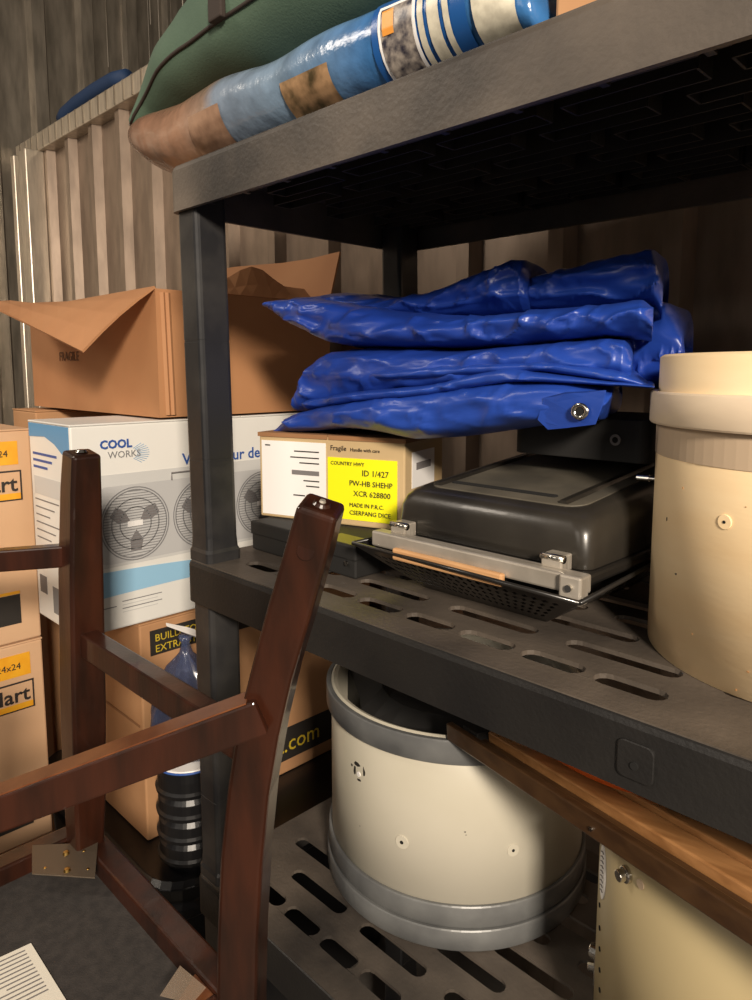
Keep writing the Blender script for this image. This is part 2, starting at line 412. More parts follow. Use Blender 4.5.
LC = (.216,.276,Z1+.0005); LR = .168; LH = .253
d2 = drum('marching_drum_shell', 'ivory drum shell with grey hoops and an open top, on the lower shelf', LC, LR, LH, 'shell_white', 'hoop_grey', [(0,.026,.0065),(.0275,.054,.0045),(.225,.2535,.0065)])
grommet(d2, LC, LR, 402, 842, .0082, .0022); grommet(d2, LC, LR, 513, 850, .0075, .0018)
for i,(px,py,a,b_) in enumerate(((357,764,.010,.004),(355,770,.004,.010),(364,772,.003,.010),(359,780,.006,.003),(352,765,.003,.003),(465,832,.002,.001),(360,826,.001,.001),(466,835,.001,.001))):
    blotch(d2, LC, LR, px, py, a*1.3, b_*1.3, 'paint_chip', name='paint_chip', seed=20+i)
P, n = on_shell(LC, LR, 359, 774); bm = B(); cyl(bm, P, P+n*.0012, .0032, n=12); obj('exposed_hole', bm, 'white_plastic', d2)
bm = B(); cyl(bm, (LC[0],LC[1],Z1+.001), (LC[0],LC[1],Z1+.004), LR-.009, n=64); obj('drum_bottom', bm, 'matt_black', d2)
# dark folded cloth and sticks lying in the open drum
cl = thing('folded_bag', 'crumpled black bag stuffed in the open top of the grey-hooped drum', 'bag', (LC[0]-.03, LC[1]+.01, Z1+.005))
bm = B(); rings = []
for k in range(13):
    t_ = k/12; zz = Z1+.006+.240*t_; rr_ = .132*(1-.04*t_)*(1 if t_ < .95 else .75)
    rings.append([Vector((LC[0]-.03+(rr_*(1+.18*math.sin(3*a+4*t_)+.08*math.sin(7*a)))*math.cos(a), LC[1]+.01+(rr_*(1+.15*math.cos(2*a+3*t_)))*math.sin(a), zz+.012*math.sin(2*a)*t_)) for a in [2*PI*i/28 for i in range(28)]])
loft(bm, rings); obj('bag_body', bm, 'matt_black', cl)
bm = B(); tube(bm, [Vector((LC[0]-.10+.02*k, LC[1]-.07+.012*k*(1-.1*k), Z1+.243+.006*math.sin(k))) for k in range(9)], .004); obj('bag_strap', bm, 'matt_black', cl, smooth=True)

TC = (.622,.222,Z1+.0005); TR = .150
d3 = drum('cream_drum_shell', 'cream drum shell with chrome lugs under the wooden rack, at lower right', TC, TR, .272, 'shell_cream', 'hoop_tan', [])
P, n = on_shell(TC, TR, 628, 874)
bm = B(); cyl(bm, P, P+n*.004, .007, n=20); cyl(bm, P+n*.004, P+n*.010, .005, n=16); obj('lug', bm, 'screw', d3, smooth=False, bevel=.0008)
P, n = on_shell(TC, TR, 641, 884); bm = B(); cyl(bm, P, P+n*.0012, .004, n=16); obj('bolt_hole', bm, 'glue', d3)
for i,(py, ll) in enumerate(((905,2),(928,3),(949,4),(970,3),(990,3))):
    P, n = on_shell(TC, TR, 600, py); s = Z.cross(n)
    bm = B(); cyl(bm, P, P+n*.0009, .0022, n=10); obj('screw_hole', bm, 'hole', d3)
P, n = on_shell(TC, TR, 603, 872); s = Z.cross(n)
bm = B(); loft(bm, [[P+s*(.011*math.cos(a))+Z*(.026*math.sin(a))-n*.002 for a in [2*PI*k/28 for k in range(28)]], [P+s*(.011*math.cos(a))+Z*(.026*math.sin(a))+n*.0008 for a in [2*PI*k/28 for k in range(28)]]])
bd = obj('oval_badge', bm, 'label_white', d3)
bm = B()
for k in range(9):
    q = P+n*.0012+Z*(.019-.0047*k); a = q-s*.005-Z*.002; b = q+s*.005+Z*.002
    tube(bm, [a, (a+b)/2+Z*.0012, b], .0005, 5)
obj('badge_script', bm, 'ink_grey', bd)
# clamp bracket on the left flank
P, n = on_shell(TC, TR, 592, 958); 
P = Vector((TC[0]-TR*.985, TC[1]-TR*.17, at(580,950,1,TC[1]-.03).z)); n = Vector((-1,-.15,0)).normalized(); s = Z.cross(n)
bm = B(); cyl(bm, P+n*.000+Z*.006, P+n*.012+Z*.006, .0075, n=20); cyl(bm, P+n*.005-Z*.012, P+n*.013-Z*.014, .005, n=14)
box(bm, (-.003,-.006,-.030), (.006,.006,.010), Matrix.Translation(P) @ Matrix.Rotation(math.atan2(n.y,n.x),4,'Z'))
obj('wing_nut', bm, 'screw', d3, bevel=.001)

# ------------------------------------------------------------------ wooden frame lying across the two drums
P0 = Vector((.315,.134,-.1705)); P1 = Vector((.662,.016,-.131)); dd = (P1-P0).normalized(); P2 = P0+dd*.62
sb = Vector((-dd.y, dd.x, 0)).normalized()      # towards the back
if sb.y < 0: sb = -sb
un = dd.cross(sb); un = un if un.z > 0 else -un
wf = thing('slatted_rack', 'brown wooden rack of long boards leaning across the drums under the middle shelf', 'rack', tuple(P0))
def board(name, a, b, w0, h0, m, off_b=0, off_u=0, bev=.0015):
    bm = B(); a_ = P0+dd*a+sb*off_b+un*off_u; b_ = P0+dd*b+sb*off_b+un*off_u
    loft(bm, [[q, q+sb*w0, q+sb*w0+un*h0, q+un*h0] for q in (a_, b_)])
    return obj(name, bm, m, wf, bevel=bev)
board('front_rail', 0, .62, .008, .019, 'oak_dark')
board('groove', 0.03, .62, .012, .010, 'oak_dark', .0082, .004)
board('slat', .050, .62, .022, .012, 'oak', .021, .010)
board('slat', .056, .62, .028, .012, 'oak', .0445, .014)
board('slat', .062, .62, .028, .012, 'oak', .074, .014)
board('cross_rail', .020, .048, .10, .016, 'matt_black', .0085, .006)
q = P0+dd*.225-sb*.0006+un*.008
bm = B(); cyl(bm, q+sb*.002, q-sb*.0008, .002, n=14); obj('nail_head', bm, 'screw', wf)
og = thing('orange_tray', 'orange plastic tray lying on the wooden rack beneath the shelf lip', 'tray', tuple(P0+dd*.16+sb*.07+un*.027))
bm = B(); rings = []
for s_, z_ in ((.9,0),(1,.004),(1,.010),(.93,.011),(.90,.004)):
    rings.append([P0+dd*(.165+.075*s_*math.cos(a))+sb*(.052+.024*s_*math.sin(a))+un*(.0272+z_) for a in [2*PI*k/40 for k in range(40)]])
loft(bm, rings); obj('tray_body', bm, 'orange', og, smooth=False)

# ------------------------------------------------------------------ carton on flat black box (middle shelf)
fb = thing('flat_black_box', 'flat black box under the small labelled carton on the middle shelf', 'box', (.12,.18,.0005))
bm = B(); box(bm, (.020,.088,.0005), (.218,.30,.030)); obj('box_base', bm, 'matt_black', fb, bevel=.002)
bm = B(); box(bm, (.0185,.0865,.021), (.2195,.3015,.0385)); l_ = obj('box_lid', bm, 'matt_black', fb, bevel=.002)
patch(fb, 'olive_label', (.160,.090,.0386), X, Y, .056, .03, mat('olive_print', (118,112,52), .5))
bm = B(); cyl(bm, (.205,.0865,.017), (.205,.0850,.017), .003); obj('stud', bm, 'screw', fb)

cr = thing('labelled_carton', 'small cardboard carton with a white label and a bright yellow sticker under the tarp', 'box', (.209,.179,.039), math.radians(17.6))
cw, cdp, chh = .215, .12, .112      # local: near right corner at origin, box runs to -x and +y
bm = B(); box(bm, (-cw,0,0), (0,cdp,chh)); obj('carton_body', bm, mat('tan_cardboard',(196,170,128),.75,col2=(184,158,116),scale=6), cr, bevel=.002, world=False)
def Lp(*p): return root_of(cr) @ Vector(p)
rx = (root_of(cr).to_3x3() @ X); ry = (root_of(cr).to_3x3() @ Y)
bm = B(); box(bm, (-cw-.0015,-.0015,chh-.004), (-cw/2-.001,cdp+.001,chh+.0015)); box(bm, (-cw/2+.001,-.0015,chh-.004), (.0015,cdp+.001,chh+.0015)); obj('top_flap', bm, 'card_in', cr, world=False)
wl = patch(cr, 'white_label', Lp(-cw+.004,0,.004), rx, Z, .100, .099, 'label_white')
for k,(zz,x0,w_) in enumerate(((.088,.052,.038),(.080,.046,.044),(.073,.060,.03),(.050,.066,.024),(.043,.07,.02),(.030,.05,.018),(.094,.006,.008))):
    patch(wl, 'print_line', Lp(-cw+.004+x0,-.0006,.006+zz-.004), rx, Z, w_, .0016, 'ink', t=.0004)
patch(wl, 'barcode', Lp(-cw+.052,-.0006,.060), rx, Z, .042, .006, 'ink_grey', t=.0004)
ys = patch(cr, 'yellow_sticker', Lp(-.108,0,.008), rx, Z, .098, .078, 'yellow', t=.0009)
for s_, x0, zz, sz in (('COUNTRY HWY',-.103,.077,.0065),('ID 1/427',-.058,.065,.0105),('PW-HB SHEHP',-.076,.052,.0095),('XCR 628800',-.070,.039,.0098),('MADE IN P.R.C.',-.076,.025,.0072),('CSERPANG DICE',-.076,.015,.0078)):
    text(ys, 'sticker_lettering', s_, Lp(x0,-.0010,zz), rx, Z, sz, 'ink')
text(cr, 'carton_lettering', 'Fragile', Lp(-.104,0,.095), rx, Z, .009, 'ink'); text(cr, 'carton_lettering', 'Handle with care', Lp(-.075,0,.095), rx, Z, .006, 'ink')
patch(cr, 'side_label', Lp(.0,.02,.05), ry, Z, .07, .045, 'label_white')
patch(cr, 'side_barcode', Lp(.0006,.032,.072), ry, Z, .045, .009, 'ink_grey', t=.0005)

# ------------------------------------------------------------------ grill in a perforated tray
gr = thing('grill_tray', 'black perforated grill tray under the portable grill', 'tray', (.37,.22,.0005))
RIM = [(.244,.060),(.514,.052),(.496,.365),(.262,.365)]; BOT = [(.292,.122),(.444,.122),(.452,.335),(.292,.335)]
ZR, ZB = .052, .002
def perforated(bm, p00, p10, p11, p01, nu, nv, hole=.36):
    def P(u, v): return (p00*(1-u)+p10*u)*(1-v)+(p01*(1-u)+p11*u)*v
    g = [[bm.verts.new(P(i/nu, j/nv)) for j in range(nv+1)] for i in range(nu+1)]
    for i in range(nu):
        for j in range(nv):
            c = [(i,j),(i+1,j),(i+1,j+1),(i,j+1)]; q = [g[a][b] for a, b in c]
            if i == 0 or j == 0 or i == nu-1 or j == nv-1: bm.faces.new(q); continue
            ce = P((i+.5)/nu, (j+.5)/nv); iv = []
            for k in range(4): 
                m_ = (q[k].co+q[(k+1) % 4].co)/2; iv.append(bm.verts.new(ce+(m_-ce)*hole*2))
            for k in range(4):
                k2 = (k+1) % 4
                bm.faces.new((q[k], q[k2], iv[k])); bm.faces.new((q[k2], iv[k2], iv[k]))
V3 = lambda p, z: Vector((p[0],p[1],z))
names = [(0,1,24,7),(1,2,22,7),(2,3,20,7),(3,0,22,7)]
for a, b, nu, nv in names:
    bm = B(); perforated(bm, V3(BOT[a],ZB), V3(BOT[b],ZB), V3(RIM[b],ZR), V3(RIM[a],ZR), nu, nv)
    o = obj('perforated_side', bm, 'black', gr); md = o.modifiers.new('thick','SOLIDIFY'); md.thickness = .0012
bm = B(); loft(bm, [[V3(p,ZB) for p in BOT],[V3(p,ZB+.0015) for p in BOT]]); obj('tray_floor', bm, 'black', gr)
bm = B()
for k in range(4): a, b = V3(RIM[k],ZR), V3(RIM[(k+1)%4],ZR); tube(bm, [a,(a+b)/2,b], .0022)
obj('rim', bm, 'black', gr, smooth=True)

g = thing('portable_grill', 'portable tabletop grill with a dusty black lid and steel front trim, under the blue tarp', 'grill', (.38,.22,ZR-.02))
GX0, GX1, GY0, GY1 = .270, .503, .070, .362
bm = B(); box(bm, (GX0+.03,GY0+.045,ZB+.003), (GX1-.05,GY1-.03,ZR+.002)); obj('firebox', bm, 'black', g, bevel=.004)
bm = B(); box(bm, (GX0-.002,GY0-.006,ZR+.001), (GX1+.006,GY0+.010,ZR+.017)); obj('steel_trim', bm, 'steel', g, bevel=.002)
bm = B(); box(bm, (GX0+.034,GY0-.013,ZR-.006), (GX0+.166,GY0-.0065,ZR+.006)); obj('wooden_handle', bm, mat('birch_handle',(206,160,112),.5,col2=(186,140,96),scale=20,stretch=(1,8,8)), g, bevel=.002)
bm = B(); box(bm, (GX1-.012,GY0-.012,ZR-.006), (GX1+.008,GY0+.002,ZR+.018)); br = obj('corner_bracket', bm, 'steel', g, bevel=.002)
bm = B(); cyl(bm, (GX1-.002,GY0-.012,ZR+.008), (GX1-.002,GY0-.0145,ZR+.008), .003); obj('bracket_bolt', bm, 'screw', br)
bm = B(); box(bm, (GX0,GY0+.012,ZR+.002), (GX1,GY1,ZR+.013)); obj('base_rim', bm, 'black', g, bevel=.003)
# lid: rounded body, top sloping up to the back
def lid_ring(inset, z, tilt=0, r=.03):
    pts = rrect((GX0+GX1)/2, (GY0+.022+GY1)/2, GX1-GX0-2*inset-.006, GY1-GY0-.022-2*inset, r, 6)
    return [Vector((x, y, z+tilt*(y-GY0)/(GY1-GY0))) for x, y in pts]
bm = B(); zb = ZR+.013
loft(bm, [lid_ring(.002,zb,0,.012), lid_ring(.002,zb+.012,.0,.012), lid_ring(.003,zb+.028,.018,.014), lid_ring(.006,zb+.036,.022,.016), lid_ring(.011,zb+.041,.026,.018), lid_ring(.018,zb+.0435,.028,.02), lid_ring(.026,zb+.044,.029,.02)])
lid = obj('lid', bm, 'lid', g, bevel=.001, smooth=False)
for p in lid.data.polygons: p.use_smooth = len(p.vertices) < 6
bm = B(); loft(bm, [lid_ring(.024,zb+.0435,.029,.02), lid_ring(.024,zb+.0447,.029,.02), lid_ring(.026,zb+.0449,.029,.02)]); obj('top_panel', bm, mat('dusty_top',(70,66,58),.6,col2=(98,92,80),scale=14,detail=8), lid)
def top(x, y): return Vector((x, y, zb+.0435+.029*(y-GY0)/(GY1-GY0)))
for xx in (GX0+.040, GX1-.046):
    bm = B(); loft(bm, [[top(x_, yy)+Z*dz for x_, dz in ((xx-.006,-.001),(xx-.003,.0045),(xx+.003,.0045),(xx+.006,-.001))] for yy in (GY0+.05,GY0+.06,GY1-.05,GY1-.04)]); obj('lid_ridge', bm, 'lid', lid)
bm = B(); loft(bm, [[top(x_, y_)+Z*.0026-Z*(0 if s_ else .005) for x_, y_ in rrect((GX0+GX1)/2-.008, GY0+.068, .124, .007, .003, 3)] for s_ in (0,1)]); obj('vent_slot', bm, 'hole', lid)
bm = B(); loft(bm, [[top(x_, y_)+Z*.0026-Z*(0 if s_ else .005) for x_, y_ in rrect((GX0+GX1)/2, GY1-.06, .13, .008, .003, 3)] for s_ in (0,1)]); obj('vent_slot', bm, 'hole', lid)
for xx in (GX0+.014, GX1-.040):
    bm = B(); box(bm, (xx,GY0+.006,ZR+.012), (xx+.020,GY0+.024,ZR+.027)); h_ = obj('hinge', bm, 'steel', g, bevel=.0015)
    bm = B(); cyl(bm, (xx-.001,GY0+.009,ZR+.024), (xx+.021,GY0+.009,ZR+.024), .0035); obj('hinge_pin', bm, 'screw', h_, smooth=True)

# dark case lying on the back of the grill lid, under the tarp's right end
dc = thing('black_tool_case', 'slim black case with an eyelet between the grill and the tarp, beside the maple drum', 'case', (.42,.28,.14))
bm = B(); loft(bm, [[Vector((x,y,z)) for x, y in rrect(.418,.272,.15,.13,.012)] for z in (.1455,.150,.183,.187)]); obj('case_body', bm, 'matt_black', dc, bevel=.001)
bm = B(); cyl(bm, (.462,.2068,.167), (.462,.2055,.167), .0055, n=20); ey = obj('eyelet', bm, 'ink_grey', dc); bm = B(); cyl(bm, (.462,.2058,.167), (.462,.2051,.167), .003, n=14); obj('eyelet_hole', bm, 'hole', ey)

# ------------------------------------------------------------------ blue tarp
def catmull(v, t):
    i = min(int(t), len(v)-2); f = t-i; p0 = v[max(i-1,0)]; p1 = v[i]; p2 = v[i+1]; p3 = v[min(i+2,len(v)-1)]
    lin = [a+(b-a)*f for a, b in zip(p1, p2)]
    cm = [.5*((2*b)+(-a+c)*f+(2*a-5*b+4*c-d)*f*f+(-a+3*b-3*c+d)*f**3) for a, b, c, d in zip(p0,p1,p2,p3)]
    return [.5*l+.5*c for l, c in zip(lin, cm)]
def sheet_fold(bm, st, yf, yb, seed, wr=.006, ns=14, n=60, open_fold=True, soft=1.0, sy=0):
    pts = []
    for px, yt, yb_ in st:
        a = at(px, yt, 1, yf); b = at(px, yb_, 1, yf); pts.append((a.x, max(a.z, b.z), min(a.z, b.z)))
    rings = []; N = (len(pts)-1)*ns
    for k in range(N+1):
        x, zt, zb_ = catmull(pts, k/ns); h = max((zt-zb_)/2, .001); zc = (zt+zb_)/2; ring = []
        e = min(k, N-k)/ns; lo_y = yf+.012*max(0,1-e)
        for i in range(n):
            a = 2*PI*i/n; ca, sa = math.cos(a), math.sin(a)
            yy = (lo_y+yb)/2 - (yb-lo_y)/2*math.copysign(abs(ca)**(.35), ca)
            front = max(0, ca)
            zz = zc + h*math.copysign(abs(sa)**.8, sa)*soft
            nz = noise.noise(Vector((x*9+seed, yy*14, zz*45)))+.5*noise.noise(Vector((x*26+seed*2, yy*30, zz*90)))
            q1 = 1-abs(noise.noise(Vector((x*11+zz*16+seed*3, zz*30-x*7, yy*6))))*2.2; q2 = 1-abs(noise.noise(Vector((x*24-zz*30+seed*5, zz*50+x*12, yy*9))))*2.4
            cr_ = max(q1,0)**5+.6*max(q2,0)**5
            yy -= wr*(1.1*nz+.8*cr_)*front; zz += wr*(.35*nz+.25*cr_)*(1-front)
            yy += sy*(k/N)*front
            u_ = k/N; ring.append(Vector((x-.46*(yy-yf)*max(0,(u_-.25)/.75)+.12*(yy-yf)*(u_ < .25)*0, yy, zz)))
        rings.append(ring)
    loft(bm, rings)
tp = thing('blue_tarpaulin', 'crumpled folded blue tarpaulin with metal eyelets piled on the carton and grill', 'tarp', (.22,.25,.152))
bm = B()
BACK = .385
sheet_fold(bm, [(266,430,434),(286,412,435),(330,402,431),(365,394,435),(400,389,443),(450,382,440),(500,378,433),(560,379,427),(598,386,424),(611,392,400)], .128, BACK-.02, 1, .006)
sheet_fold(bm, [(287,398,414),(296,375,412),(310,352,408),(345,346,402),(400,348,394),(450,349,390),(490,345,384),(540,341,379),(595,336,377),(622,337,383),(632,352,388)], .146, BACK, 5, .008)
sheet_fold(bm, [(296,398,412),(350,391,404),(420,384,398),(470,372,390),(505,365,386),(530,370,384),(590,378,386),(655,385,390)], .132, BACK-.03, 9, .005)
sheet_fold(bm, [(330,376,384),(400,366,382),(470,362,378),(540,360,374),(610,368,384),(648,383,389)], .138, BACK-.03, 13, .005)
sheet_fold(bm, [(258,301,308),(272,299,319),(290,297,331),(318,300,345),(350,305,348),(400,312,349),(450,314,348),(510,311,346),(560,306,342),(605,300,338),(640,297,337),(654,303,340)], .152, BACK, 17, .011)
sheet_fold(bm, [(286,297,304),(330,291,314),(370,296,318),(410,293,319),(445,281,317),(480,268,314),(508,257,312),(520,255,311),(527,266,310)], .215, BACK, 21, .010)
sheet_fold(bm, [(512,285,311),(530,273,310),(560,265,308),(600,255,305),(632,247,303),(648,244,304),(656,256,306),(664,278,318)], .235, BACK+.01, 25, .010)
sheet_fold(bm, [(560,310,380),(610,306,384),(645,302,390),(662,304,392),(674,318,390),(682,332,384),(686,345,375)], .262, BACK+.015, 29, .010)
bmesh.ops.recalc_face_normals(bm, faces=bm.faces[:])
tb = obj('tarp_sheets', bm, 'tarp', tp, smooth=True)
# front flap with the eyelet
bm = B(); fy = .1205
ol = [(540,398),(566,392),(609,390),(607,402),(599,424),(566,428),(545,430),(534,420)]
loft(bm, [[at(px,py,1,fy+k*.001)+Y*.006*math.sin(px*.05) for px,py in ol] for k in (0,1)]); obj('corner_flap', bm, 'tarp', tb)
e = at(583,411,1,fy-.0005)
bm = B(); 
prof = [(.0033,0),(.0042,.0016),(.0058,.002),(.0072,.0012),(.0074,0)]
rings = [[e+X*(r*math.cos(a))*1.15+Z*(r*math.sin(a))-Y*(q-.006*math.sin(583*.05)+.0005) for a in [2*PI*k/28 for k in range(28)]] for r, q in prof]
loft(bm, rings, cap=False); obj('eyelet', bm, 'screw', tp, smooth=True)
bm = B(); cyl(bm, e+Y*(.006*math.sin(29.15))-Y*.0003, e+Y*(.006*math.sin(29.15))-Y*.0012, .0036); obj('eyelet_hole', bm, 'hole', tp)

# ------------------------------------------------------------------ sack and duffel on the top shelf
def soft_body(bm, st, yf, yb, wr, seed, ns=8, n=40, ex=.55):
    rings = []; N = (len(st)-1)*ns
    lay = []
    for k in range(N+1):
        x, zt, zb_, f, b = catmull(st, k/ns); zc = (zt+zb_)/2; h = (zt-zb_)/2; ring = []
        for i in range(n):
            a = 2*PI*i/n; ca, sa = math.cos(a), math.sin(a)
            yy = (f+b)/2-(b-f)/2*math.copysign(abs(ca)**ex, ca); zz = zc+h*math.copysign(abs(sa)**.75, sa)
            q = noise.noise(Vector((x*10+seed, yy*12, zz*16)))*wr
            zz += q*(sa > -.3)*abs(sa); yy -= q*max(0, ca)
            ring.append(Vector((x, yy, zz)))
        rings.append(ring)
    loft(bm, rings); return rings
T = Z3+.001
sk = thing('printed_sack', 'shiny blue and brown printed plastic sack lying along the top shelf under the green bag', 'sack', (.15,.12,T))
bm = B()
SR = soft_body(bm, [(-.215,.575,.560,.08,.20),(-.195,.580,.535,.045,.26),(-.145,.584,.503,.032,.31),(-.08,.586,.482,.026,.33),(-.03,.586,T+.0015,.022,.34),(.05,.580,T,.020,.34),(.15,.576,T,.018,.34),(.25,.572,T,.018,.34),(.35,.568,T,.018,.34),(.42,.560,T,.018,.34),(.455,.548,T,.02,.33),(.474,.520,T,.026,.32),(.482,.497,T+.004,.05,.30)], 0, 0, .010, 3)
sko = obj('sack_body', bm, 'sack', sk, smooth=True)
at_ = sko.data.attributes.new('length_pos', 'FLOAT', 'POINT')
for v in sko.data.vertices: at_.data[v.index].value = (v.co.x+.15+.182)/.782-.02
def sack_patch(name, px0, px1, v0, v1, m, parent=sk, off=.0016, nu=18, nv=20):   # printed picture that follows the sack's front
    # find x range on the plane of the sack's front
    x0 = at(px0, 60, 1, .022).x; x1 = at(px1, 60, 1, .022).x
    bm = B(); g = []
    n = len(SR[0])
    for i in range(nu+1):
        x = x0+(x1-x0)*i/nu; k = 0
        while k < len(SR)-2 and SR[k+1][0].x < x: k += 1
        f = (x-SR[k][0].x)/(SR[k+1][0].x-SR[k][0].x); row = []
        for j in range(nv+1):
            a = (v0+(v1-v0)*j/nv)*n % n; i0 = int(a) % n; i1 = (i0+1) % n; ff = a-int(a)
            p = (SR[k][i0].lerp(SR[k][i1], ff)).lerp(SR[k+1][i0].lerp(SR[k+1][i1], ff), f)
            c = Vector((x, .18, (SR[k][0].z)))
            nn = Vector((0, p.y-c.y, (p.z-c.z)*4)).normalized()
            row.append(bm.verts.new(p+nn*off))
        g.append(row)
    for i in range(nu):
        for j in range(nv): bm.faces.new((g[i][j],g[i+1][j],g[i+1][j+1],g[i][j+1]))
    return obj(name, bm, m, parent, smooth=True)
M['pic_brown'] = mat('photo_print', (74,62,40), .35, col2=(176,140,104), scale=45, detail=6)
M['pic_tan'] = mat('photo_print_tan', (92,66,50), .35, col2=(166,132,108), scale=30, detail=6)
M['pic_mix'] = mat('photo_print_mixed', (50,48,60), .35, col2=(170,160,150), scale=110, detail=6)
M['sack_blue'] = mat('deep_blue_print', (30,84,150), .3)
M['sack_cream'] = mat('cream_print', (222,216,196), .35, col2=(196,190,172), scale=120)
sack_patch('photo_print', 190, 224, -.12, .0, 'pic_tan'); sack_patch('photo_print', 285, 334, -.13, -.012, 'pic_brown')
sack_patch('dark_blue_band', 378, 472, -.16, .22, 'sack_blue', off=.0018)
sack_patch('picture_border', 385, 422, -.13, .045, 'label_white', off=.0026); sack_patch('photo_print', 388, 419, -.12, .035, 'pic_mix', off=.0032)
sack_patch('photo_print', 390, 401, -.01, .028, mat('orange_photo', (226,150,60), .4), off=.0038)
for a, b in ((424,430),(434,446),(450,456)): sack_patch('cream_stripe', a, b, -.16, .20, 'sack_cream', off=.0026)
sack_patch('white_panel', 478, 518, -.14, .2, 'sack_cream', off=.0022)
for k in range(3): sack_patch('print_line', 484, 512, .02+.03*k, .032+.03*k, 'ink_grey', off=.003)

df = thing('green_duffel_bag', 'green canvas duffel bag with dark zip and webbing handle lying on the printed sack', 'bag', (.15,.24,.59))
bm = B()
DR = soft_body(bm, [(-.225,.582,.576,.08,.30),(-.208,.604,.568,.052,.36),(-.175,.650,.577,.05,.39),(-.11,.690,.581,.042,.41),(-.05,.715,.581,.036,.42),(.03,.728,.576,.034,.42),(.12,.735,.573,.034,.42),(.22,.735,.569,.034,.42),(.32,.725,.564,.036,.42),(.40,.700,.56,.042,.41),(.45,.66,.557,.06,.38),(.47,.62,.565,.1,.33)], 0, 0, .010, 40, ex=.8)
obj('bag_body', bm, 'green', df, smooth=True)
def on_rings(R, x, a):      # point on a lofted body
    k = 0
    while k < len(R)-2 and R[k+1][0].x < x: k += 1
    f = (x-R[k][0].x)/(R[k+1][0].x-R[k][0].x); n = len(R[0]); i0 = int(a*n) % n; ff = a*n-int(a*n); i1 = (i0+1) % n
    return (R[k][i0].lerp(R[k][i1], ff)).lerp(R[k+1][i0].lerp(R[k+1][i1], ff), f)
bm = B(); tube(bm, [on_rings(DR, -.21+.6*k/40, .965)-Y*.001 for k in range(41)], .0022); obj('piping', bm, 'dark_trim', df, smooth=True)
bm = B(); pts = [on_rings(DR, -.185+.6*k/40, .105+.03*k/40) for k in range(41)]
bar(bm, [p+Vector((0,-.001,.0015)) for p in pts], [(.004,.0015)]*41, up=(0,-.7,.7)); zp = obj('zip', bm, 'dark_trim', df)
bm = B(); a0 = on_rings(DR, -.02, .05); 
pts = [on_rings(DR, x_, a_)+Vector((0,-.004-o_,.002)) for x_, a_, o_ in ((.055,-.005,0),(.060,.02,.003),(.06,.05,.008),(.09,.075,.012),(.13,.085,.016),(.17,.08,.014),(.22,.06,.010),(.25,.03,.004),(.26,.0,0))]
bar(bm, pts, [(.010,.0016)]*len(pts), up=(0,-.8,.6)); obj('webbing_handle', bm, 'dark_trim', df)
bm = B(); p = on_rings(DR, .055, -.015); box(bm, (-.013,-.004,-.016), (.013,.004,.016), Matrix.Translation(p+Vector((0,-.003,0)))); obj('handle_tab', bm, 'dark_trim', df, bevel=.002)

tb_ = thing('brown_carton', 'plain brown carton edge at the right end of the top shelf, beside the sack', 'box', (.80,.2,T))
bm = B(); box(bm, (.490,.030,T), (.88,.36,T+.16)); obj('carton_body', bm, 'card', tb_, bevel=.003)
bm = B(); box(bm, (.489,.185,T+.12), (.881,.215,T+.1608)); obj('tape_strip', bm, 'tape', tb_)

# ------------------------------------------------------------------ cartons and boxes at the left
def carton(name, label, lo, hi, m='card', cat='box', tape=True, group=None):
    t = thing(name, label, cat, ((lo[0]+hi[0])/2,(lo[1]+hi[1])/2,lo[2]), group=group)
    bm = B(); box(bm, lo, (hi[0],hi[1],hi[2]-.003)); obj('carton_body', bm, m, t, bevel=.003)
    ym = (lo[1]+hi[1])/2
    for a, b in ((lo[1]-.0008, ym-.001), (ym+.001, hi[1]+.0008)):
        bm = B(); box(bm, (lo[0]-.0008,a,hi[2]-.003), (hi[0]+.0008,b,hi[2])); obj('top_flap', bm, m, t, bevel=.0012)
    if tape:
        bm = B(); box(bm, (hi[0]+.0002,ym-.024,hi[2]-.05),(hi[0]+.0009,ym+.024,hi[2]+.0003)); box(bm, (lo[0],ym-.024,hi[2]),(hi[0]+.0009,ym+.024,hi[2]+.0006)); obj('tape_strip', bm, 'tape', t)
    return t
# yellow labelled column (face +X at x=-.5)
mx = -.50; yE = -.004
zs = [(.135,-.236),(-.238,-.610),(-.612,FLOOR+.0005)]
labs = ['pale moving carton with orange label, topmost of the stack at far left','pale moving carton with orange label, second from the top of the stack at far left','pale moving carton at the bottom of the stack at far left']
for i,((zt,zb_),lb) in enumerate(zip(zs, labs)):
    t = carton('moving_carton', lb, (mx-.40,yE-.34,zb_), (mx,yE,zt), 'card_pale', tape=False, group='moving cartons stacked at far left')
    if i < 2:
        o = patch(t, 'orange_label', (mx+.0003,yE-.30,zt-.060), Y, Z, .278, .040, 'orange_label')
        text(o, 'label_lettering', '24x24', (mx+.0008,yE-.078,zt-.046), Y, Z, .016, 'ink')
        fr = patch(t, 'name_frame', (mx+.0003,yE-.30,zt-.122), Y, Z, .282, .052, 'ink')
        patch(fr, 'name_panel', (mx+.0008,yE-.297,zt-.109), Y, Z, .276, .036, 'card_pale', t=.0005); patch(fr, 'name_panel', (mx+.0008,yE-.297,zt-.1195), Y, Z, .276, .0105, 'orange_label', t=.0005)
        text(fr, 'name_lettering', 'Mart', (mx+.0015,yE-.026,zt-.105), Y, Z, .037, 'ink', align='RIGHT', bold=.0006)
        patch(t, 'dark_panel', (mx+.0003,yE-.30,zb_+.033), Y, Z, .268, .052, 'black_label'); patch(t, 'orange_stripe', (mx+.0003,yE-.30,zb_+.086), Y, Z, .268, .005, 'orange_label')

